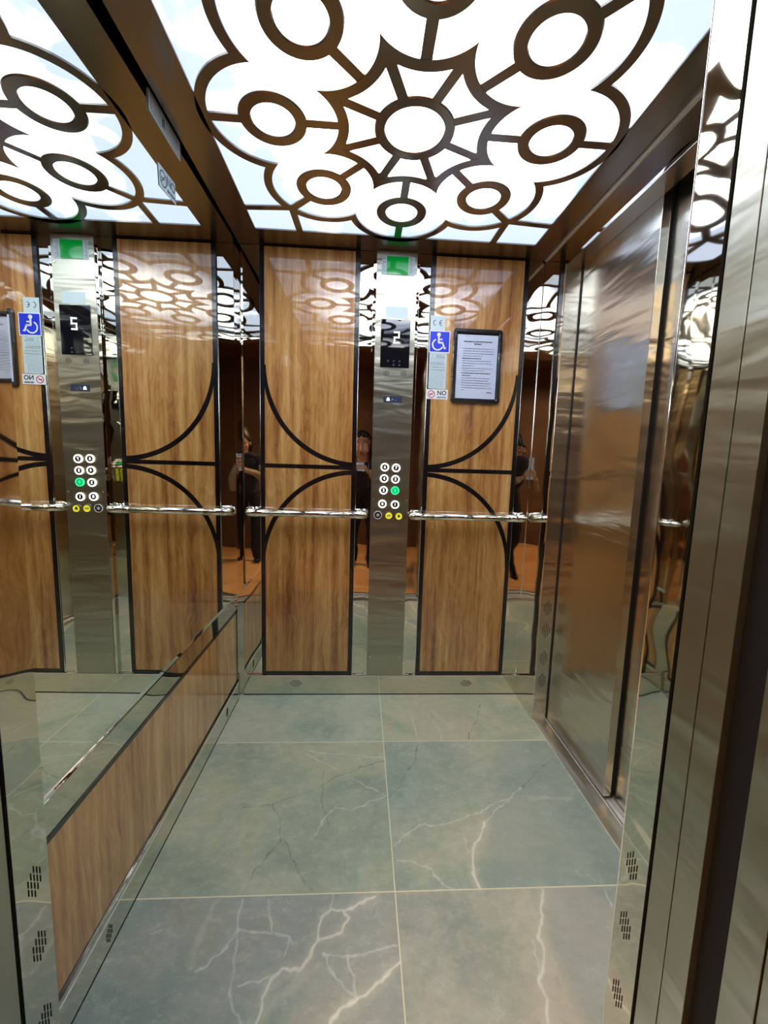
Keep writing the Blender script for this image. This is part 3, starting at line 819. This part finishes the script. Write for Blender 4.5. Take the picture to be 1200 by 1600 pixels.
# ================================================================ STICKERS AND THE FRAMED NOTICE
def jag(x0, x1, z0, z1, step=.008, d=.0022, sides='lr'):
    """rectangle whose sides are punched like a stamp"""
    pts = []
    n = max(2, int((z1-z0)/step))
    for i in range(n+1):
        z = z0+(z1-z0)*i/n; pts.append((x1, z))
        if i < n and 'r' in sides: pts.append((x1-d, z+(z1-z0)/n/2))
    for i in range(n+1):
        z = z1-(z1-z0)*i/n; pts.append((x0, z))
        if i < n and 'l' in sides: pts.append((x0+d, z-(z1-z0)/n/2))
    return pts
YS = -.0072
def flat(mb, pts, h0, h1): mb.prism(pts, h0, h1, on_back(0, 0, YS))
# CE mark
s = tag(empty('sticker', (.93, YS, 1.856)), 'small pale blue CE mark sticker above the wheelchair sign', 'sticker')
mb = MB(); flat(mb, jag(.894, .967, 1.823, 1.889), 0, .0004); mb.build('backing', M_LABEL, s)
mb = MB(); M0 = on_back(.922, 1.858, YS-.0004)
mb.ring(.0105, .0135, 0, .0003, math.radians(95), math.radians(265), 24, M0)
M1 = on_back(.951, 1.858, YS-.0004); mb.ring(.0105, .0135, 0, .0003, math.radians(95), math.radians(265), 24, M1)
mb.prism([(-.012, -.0015), (-.002, -.0015), (-.002, .0015), (-.012, .0015)], 0, .0003, M1)
mb.build('ce_mark', M_DARKINK, s)
# wheelchair sign
s = tag(empty('sticker', (.943, YS, 1.772)), 'square blue wheelchair access sign left of the framed notice', 'sticker')
mb = MB(); mb.box(.893, .992, YS-.0008, YS, 1.723, 1.823); mb.build('white_edge', M_WHITE, s)
mb = MB(); mb.box(.897, .988, YS-.0012, YS-.0008, 1.727, 1.819); mb.build('blue_field', M_BLUE, s)
mb = MB(); M0 = on_back(.942, 1.772, YS-.0012); u = .0011
def bar(p, q, w): 
    p, q = Vector(p), Vector(q); d = (q-p).normalized(); n = Vector((-d.y, d.x))*w/2
    mb.prism([tuple(p-n), tuple(q-n), tuple(q+n), tuple(p+n)], 0, .0003, M0)
mb.disc(.0092, 0, .0003, 24, M0 @ Matrix.Translation((-.004, .033, 0)))
bar((-.004, .027), (-.004, -.003), .009); bar((-.004, .012), (.014, .012), .006); bar((-.006, -.003), (.016, -.003), .008)
bar((.013, .000), (.025, -.029), .008); bar((.022, -.030), (.032, -.026), .006)
mb.ring(.0215, .0275, 0, .0003, math.radians(115), math.radians(335), 40, M0 @ Matrix.Translation((-.008, -.012, 0)))
mb.build('wheelchair_symbol', M_WHITE, s)
# instruction strip
s = tag(empty('sticker', (.938, YS, 1.64)), 'long pale strip of small print between the wheelchair and no smoking signs', 'sticker')
mb = MB(); flat(mb, jag(.896, .982, 1.557, 1.722, .0075, .0026), 0, .0004); mb.build('backing', M_LABEL, s)
mb = MB(); rnd = random.Random(4); z = 1.716
mb.mat(M_INK)
for i in range(24):
    big = i in (1, 2, 6, 7, 9, 11)
    mb.mat(M_INK if big else M_INKL)
    x = .902+(.026 if i in (1, 2) else 0)
    end = .975-rnd.random()*.012
    while x < end:
        w = .004+rnd.random()*.010; w = min(w, end-x)
        h = .0012 if big else .0007
        mb.box(x, x+w, YS-.0008, YS-.0004, z-h, z+h); x += w+.0022
    z -= .0066
mb.ring(.0045, .0056, .0004, .0007, n=20, M=on_back(.913, 1.706, YS))
mb.build('small_print', None, s)
def no_smoking(M, w, h, label, back, name='sticker', loc=(0, 0, 0)):
    s = tag(empty(name, loc), label, 'sticker')
    mb = MB(); mb.prism([(-w/2, -h/2), (w/2, -h/2), (w/2, h/2), (-w/2, h/2)], 0, .0005, M); mb.build('backing', back[0], s)
    cx = -w*.25; r = h*.38
    mb = MB(); mb.ring(r*.8, r, .0005, .0009, n=36, M=M @ Matrix.Translation((cx, 0, 0)))
    mb.prism([(-r*.85, -r*.08), (r*.85, -r*.08), (r*.85, r*.08), (-r*.85, r*.08)], .0006, .0010, M @ Matrix.Translation((cx, 0, 0)) @ Matrix.Rotation(math.radians(40), 4, 'Z'))
    mb.build('prohibition_ring', back[1], s)
    mb = MB(); mb.prism([(-r*.55, -r*.12), (r*.35, -r*.12), (r*.35, r*.12), (-r*.55, r*.12)], .0005, .0008, M @ Matrix.Translation((cx, 0, 0))); mb.build('cigarette', back[2], s)
    mb = MB()
    text_into(mb, 'NO', h*.62, M @ Matrix.Translation((w*.22, h*.13, .0006)), bold=h*.012)
    mb.build('lettering', back[2], s); mb = MB()
    text_into(mb, 'SMOKING', h*.21, M @ Matrix.Translation((w*.22, -h*.31, .0006)), bold=h*.006)
    mb.build('small_lettering', back[2], s)
    return s
no_smoking(on_back(.940, 1.531, YS), .106, .046, 'white NO SMOKING sign below the strip of small print', (M_WHITE, M_RED, M_DARKINK), loc=(.94, YS, 1.531))
# stickers on the mirror
k = NT('clear_sticker'); k.set(Base_Color=srgb(178, 196, 200), Roughness=.3, Alpha=.8); M_CLEAR = k.m
def mirror_plane(y, z): return on_left(y, z, mx(y)+.0006)
no_smoking(mirror_plane(-.684, 1.991) @ Matrix.Rotation(math.radians(4), 4, 'Z'), .108, .058, 'greyish clear no smoking sticker high on the mirror', (M_CLEAR, M_INK, M_INK), loc=(0, -.684, 1.99))
s = tag(empty('sticker', (0, -.675, 2.14)), 'long wavy-edged warning strip near the top edge of the mirror', 'sticker')
mb = MB(); P = jag(-.110, .104, -.027, .027, .009, .002)
mb.prism(P, 0, .0005, mirror_plane(-.675, 2.141)); mb.build('backing', M_LABEL, s)
mb = MB(); rnd = random.Random(9)
for i in range(10):
    z = .022-.0048*i; x = -.100
    mb.mat(M_INKL if i not in (2, 6) else M_RED)
    while x < .092:
        w = min(.004+rnd.random()*.012, .095-x)
        mb.prism([(x, z-.0008), (x+w, z-.0008), (x+w, z+.0008), (x, z+.0008)], .0005, .0008, mirror_plane(-.675, 2.141)); x += w+.003
mb.mat(M_DARKINK)
for x in (-.032, -.024): mb.prism([(x, -.012), (x+.004, -.012), (x+.006, .012), (x+.002, .012)], .0006, .0010, mirror_plane(-.675, 2.141))
mb.build('small_print', None, s)

# framed notice
fr = tag(empty('framed_notice', (1.128, -.007, 1.492)), 'black rounded frame holding a printed white sheet on the oak panel', 'framed notice')
x0, x1, z0, z1 = 1.006, 1.244, 1.494, 1.836
def rr(x0, x1, z0, z1, r, n=8):
    pts = []
    for cx, cz, a0 in ((x1-r, z0+r, -90), (x1-r, z1-r, 0), (x0+r, z1-r, 90), (x0+r, z0+r, 180)):
        for i in range(n+1):
            a = math.radians(a0+90*i/n); pts.append((cx+r*math.cos(a), cz+r*math.sin(a)))
    return pts
mb = MB(); t = bmesh.new(); N = None
prof = [(0, 0), (0, .010), (.004, .014), (.014, .014), (.019, .010), (.019, .002)]
rows = []
for inset, h in prof:
    p = rr(x0+inset, x1-inset, z0+inset, z1-inset, max(.018-inset*.8, .003)); rows.append([t.verts.new((a, c, h)) for a, c in p])
for A, B in zip(rows[:-1], rows[1:]):
    n = len(A)
    for i in range(n): t.faces.new((A[i], A[(i+1) % n], B[(i+1) % n], B[i]))
mb.merge(t, on_back(0, 0, YS)); mb.build('frame', M_RUB, fr)
mb = MB(); mb.prism(rr(x0+.003, x1-.003, z0+.003, z1-.003, .012), 0, .002, on_back(0, 0, YS)); mb.build('backing_board', M_RUB, fr)
mb = MB(); px0, px1, pz0, pz1 = 1.0275, 1.2225, 1.517, 1.811
nx, nz = 14, 20; hs = {}
for i in range(nx+1):
    for j in range(nz+1):
        u, v = i/nx, j/nz
        hs[i, j] = .0032+.0009*math.sin(9*u+5*v)*math.sin(6*v-3*u)
vs = {ij: mb.bm.verts.new((px0+(px1-px0)*ij[0]/nx, YS-h, pz0+(pz1-pz0)*ij[1]/nz)) for ij, h in hs.items()}
for i in range(nx):
    for j in range(nz):
        f = mb.bm.faces.new((vs[i, j], vs[i+1, j], vs[i+1, j+1], vs[i, j+1])); f.smooth = True
sheet = mb.build('notice_sheet', M_PAPER, fr)
mb = MB(); rnd = random.Random(2)
def hline(x, xe, z, h, m):
    mb.mat(m)
    while x < xe-.002:
        w = min(.005+rnd.random()*.014, xe-x)
        mb.box(x, x+w, YS-.0046, YS-.0043, z-h, z+h); x += w+.0022
hline(1.058, 1.195, 1.780, .0021, M_INK); hline(1.108, 1.143, 1.769, .0021, M_INK)
lines = [(0, 1), (0, .99), (0, 1), (0, .62), None, (-.01, .62), (-.01, .93), (0, .96), (0, .33), (-.01, .97), (0, .72), (-.01, .92), (0, .28), (-.01, .92), (-.01, .88), (-.01, .93), (-.01, .92), (-.01, .98), (-.01, .1)]
z = 1.748
for i, l in enumerate(lines):
    if l is None: continue
    hline(1.056+l[0]*.3, 1.056+.150*l[1], z, .0016 if i in (5, 11, 12) else .0011, M_INK if i in (5, 11, 12) else M_INKL); z -= .0113
hline(1.180, 1.204, 1.548, .0016, M_INK)
mb.build('printed_lines', None, sheet)

# ================================================================ THE PHOTOGRAPHER (seen only in the polished steel)
def ball(t, p, r, sc=(1, 1, 1), rot=None, sub=3):
    a = bmesh.new(); bmesh.ops.create_icosphere(a, subdivisions=sub, radius=r)
    M = Matrix.Translation(p) @ (rot.to_4x4() if rot else Matrix.Identity(4)) @ Matrix.Diagonal((*sc, 1))
    bmesh.ops.transform(a, matrix=M, verts=a.verts)
    me = bpy.data.meshes.new('x'); a.to_mesh(me); a.free(); t.from_mesh(me); bpy.data.meshes.remove(me)
def limb(t, pts):
    """tapered capsules through (x, y, z, r)"""
    for p, q in zip(pts[:-1], pts[1:]):
        a, b = Vector(p[:3]), Vector(q[:3]); L = (b-a).length
        n = max(2, int(L/(min(p[3], q[3])*.45)))
        for i in range(n+1):
            f = i/n; ball(t, a.lerp(b, f), p[3]+(q[3]-p[3])*f, sub=2)
def remeshed(t, name, mat, parent, voxel, smooth=6):
    me = bpy.data.meshes.new(name); t.to_mesh(me); t.free()
    o = bpy.data.objects.new(name, me); COL.objects.link(o)
    m = o.modifiers.new('r', 'REMESH'); m.mode = 'VOXEL'; m.voxel_size = voxel
    s = o.modifiers.new('s', 'SMOOTH'); s.iterations = smooth; s.factor = .5
    dg = bpy.context.evaluated_depsgraph_get(); dg.update()
    new = bpy.data.meshes.new_from_object(o.evaluated_get(dg))
    bpy.data.objects.remove(o); bpy.data.meshes.remove(me)
    new.name = name; new.materials.clear(); new.materials.append(mat)
    for p in new.polygons: p.use_smooth = True
    new.transform(Matrix.Translation(-world_loc(parent)))
    r = bpy.data.objects.new(name, new); r.parent = parent; COL.objects.link(r); return r

M_SKIN = NT('skin').set(Base_Color=srgb(205, 150, 118), Roughness=.5, Subsurface_Weight=.05).m
M_HAIR = plain('dark_hair', srgb(28, 20, 17), .45)
M_TOP = plain('dark_plum_knit', srgb(34, 22, 32), .85)
M_SLV = plain('sand_sleeve', srgb(168, 148, 118), .8)
M_JEAN = plain('black_trousers', srgb(20, 19, 24), .8)
M_SHOE = plain('black_shoes', srgb(16, 16, 18), .45)
M_PH = plain('pale_phone', srgb(206, 216, 236), .25, 0, .6)
M_EYE = plain('eye', srgb(30, 20, 16), .1, 0, 1)
M_LIP = plain('lips', srgb(160, 84, 78), .4)

# the phone first: held so that its lens is the camera position
CM = Matrix.Translation(CAM_POS) @ CAM_ROT.to_4x4()
def L(x, y, z): return CM @ Vector((x, y, z))
ph = tag(empty('phone', L(.012, -.055, .014)), 'pale smartphone held upright in both hands by the photographer', 'phone')
def phone_box(x0, x1, y0, y1, z0, z1, bev, mat, name, parent):
    t = MB(); t.box(x0, x1, y0, y1, z0, z1, bev); t.bm.transform(CM); return t.build(name, mat, parent)
phone_box(-.052, .024, -.132, .020, .012, .020, .003, M_PH, 'phone_body', ph)
phone_box(-.049, .021, -.128, .016, .0199, .0206, .0002, M_GLASSB, 'screen', ph)
phone_box(-.020, .020, -.022, .016, .0095, .0122, .001, M_PH, 'camera_block', ph)
t = MB()
for a, b in ((0, -.001), (-.011, .008)):
    t.ring(.0042, .0060, 0, .0015, n=24, M=Matrix.Translation((a, b, .0085)))
t.bm.transform(CM); t.build('lens_ring', M_GLASSB, ph)

pe = tag(empty('person', (.60, -2.62, 0)), 'photographer with dark hair in dark top and trousers holding up a phone on the landing', 'person')
PX = .60
head = Vector((PX-.01, -2.42, 1.39)); hr = Matrix.Rotation(math.radians(-14), 3, 'X')
def Hd(x, y, z): return head+hr @ Vector((x, y, z))      # y + = towards the face
t = bmesh.new()
# torso, pelvis, neck
for p, r, sc in (((PX, -2.63, .86), .15, (1.06, .74, .8)), ((PX, -2.61, .97), .135, (1.0, .72, .9)), ((PX, -2.57, 1.07), .145, (1.05, .74, .9)), ((PX, -2.535, 1.15), .15, (1.12, .72, .75)), ((PX, -2.51, 1.205), .12, (1.3, .7, .5))):
    ball(t, p, r, sc)
limb(t, [(PX, -2.51, 1.20, .062), (PX, -2.47, 1.27, .055), (PX, -2.45, 1.31, .054)])
# head
ball(t, Hd(0, -.01, .03), .088, (.86, 1.08, 1.0)); ball(t, Hd(0, .012, -.03), .070, (.86, .95, 1.05)); ball(t, Hd(0, .045, -.075), .030, (1.0, .8, .8))
ball(t, Hd(0, .088, -.008), .013, (.8, 1.0, 1.7)); ball(t, Hd(0, .098, -.022), .013, (1.1, .9, .8))
for s in (-1, 1):
    ball(t, Hd(s*.077, -.005, -.005), .022, (.35, .8, 1.3)); ball(t, Hd(s*.034, .072, .028), .013, (1.6, .5, .5)); ball(t, Hd(s*.042, .055, -.025), .028, (.9, .8, .9))
ball(t, Hd(0, .076, -.052), .013, (1.5, .6, .6))
# legs and feet
for s in (-1, 1):
    limb(t, [(PX+s*.085, -2.63, .82, .090), (PX+s*.10, -2.60, .60, .072), (PX+s*.105, -2.585, .44, .056), (PX+s*.108, -2.61, .28, .052), (PX+s*.11, -2.63, .10, .036)])
    limb(t, [(PX+s*.11, -2.65, .045, .036), (PX+s*.118, -2.55, .035, .034), (PX+s*.122, -2.48, .030, .028)])
# arms to the phone
WR = {}
for s in (-1, 1):
    wr = L(-.014+s*.062, -.118, .050)
    WR[s] = wr
    limb(t, [(PX+s*.165, -2.515, 1.175, .055), (PX+s*.215, -2.47, 1.06, .044), (PX+s*.225, -2.40, .955, .038), (wr.x+s*.065, -2.27, (wr.z+.955)/2+.02, .033), (wr.x, wr.y, wr.z, .024)])
    # palm beside the phone edge
    for f, r in ((0, .022), (.5, .024), (1, .021)):
        p = L(-.014+s*(.060-.006*f), -.115+.050*f, .046-.022*f); ball(t, p, r, (.62, 1, 1.0))
    # four fingers wrapped on the back of the phone, unequal
    for i in range(4):
        y = -.112+.021*i; ln = (.030, .036, .039, .034)[i]
        a, b, c, d = L(-.014+s*.054, y+.012, .030), L(-.014+s*.050, y+.016, .012), L(-.014+s*.040, y+.019, .0035), L(-.014+s*(.040-ln), y+.021, .0035)
        limb(t, [(*a, .0088), (*b, .0084), (*c, .0080), (*d, .0068)])
    # thumb in front of the screen
    a, b, c = L(-.014+s*.056, -.098, .045), L(-.014+s*.045, -.078, .036), L(-.014+s*.024, -.062, .029)
    limb(t, [(*a, .0125), (*b, .0098), (*c, .0082)])
body = remeshed(t, 'body', M_SKIN, pe, .0045, 5)
# hair
t = bmesh.new()
ball(t, Hd(0, -.026, .046), .096, (.92, 1.05, .96)); ball(t, Hd(0, -.06, -.01), .074, (1.0, .8, 1.15))
for s in (-1, 1): limb(t, [(*Hd(s*.068, -.028, .03), .030), (*Hd(s*.074, -.045, -.06), .026), (*Hd(s*.066, -.05, -.12), .020)])
for x in (-.05, -.02, .015, .05): limb(t, [(*Hd(x*.5, .02, .125), .014), (*Hd(x, .066, .088), .013), (*Hd(x*1.25, .074, .062), .008)])
remeshed(t, 'hair', M_HAIR, pe, .006, 4)
# eyes, brows, mouth
for s in (-1, 1):
    mb = MB(); a = bmesh.new(); bmesh.ops.create_uvsphere(a, u_segments=16, v_segments=10, radius=.010); mb.merge(a, Matrix.Translation(Hd(s*.031, .069, .010)) @ Matrix.Diagonal((1.2, .5, .6, 1)))
    mb.build('eye', M_EYE, pe)
for s in (-1, 1):
    mb = MB(); mb.tube([Hd(s*.015, .083, .030), Hd(s*.032, .081, .035), Hd(s*.050, .068, .029)], [.002, .003, .0016], 8)
    mb.build('eyebrow', M_HAIR, pe)
mb = MB(); mb.tube([Hd(-.020, .078, -.052), Hd(-.008, .085, -.050), Hd(.008, .085, -.050), Hd(.020, .078, -.052)], [.002, .004, .004, .002], 8)
mb.build('lips', M_LIP, pe)
# clothes
t = bmesh.new()
for p, r, sc in (((PX, -2.63, .88), .160, (1.08, .78, .8)), ((PX, -2.61, .97), .147, (1.03, .77, .9)), ((PX, -2.57, 1.07), .156, (1.06, .78, .9)), ((PX, -2.535, 1.15), .160, (1.13, .76, .76)), ((PX, -2.51, 1.205), .128, (1.32, .75, .52))): ball(t, p, r, sc)
limb(t, [(PX, -2.515, 1.20, .075), (PX, -2.495, 1.235, .068)])
for s in (-1, 1): limb(t, [(PX+s*.155, -2.518, 1.18, .066), (PX+s*.19, -2.495, 1.12, .060)])
remeshed(t, 'jumper', M_TOP, pe, .008, 5)
for s in (-1, 1):
    t = bmesh.new(); wr = WR[s]
    limb(t, [(PX+s*.185, -2.495, 1.125, .058), (PX+s*.217, -2.47, 1.055, .054), (PX+s*.228, -2.40, .952, .050), (wr.x+s*.065, -2.27, (wr.z+.955)/2+.02, .043), (wr.x+s*.022, wr.y-.035, wr.z-.02, .036)])
    remeshed(t, 'sleeve', M_SLV, pe, .007, 4)
t = bmesh.new()
ball(t, (PX, -2.635, .83), .150, (1.08, .78, .8))
for s in (-1, 1): limb(t, [(PX+s*.085, -2.63, .80, .100), (PX+s*.10, -2.60, .60, .084), (PX+s*.105, -2.587, .44, .070), (PX+s*.108, -2.61, .28, .064), (PX+s*.11, -2.63, .085, .058)])
remeshed(t, 'trousers', M_JEAN, pe, .008, 4)
for s in (-1, 1):
    t = bmesh.new()
    limb(t, [(PX+s*.11, -2.655, .050, .047), (PX+s*.118, -2.55, .045, .044), (PX+s*.122, -2.475, .037, .036)])
    o = remeshed(t, 'shoe', M_SHOE, pe, .007, 4)
    for v in o.data.vertices:
        if v.co.z < .003: v.co.z = .003
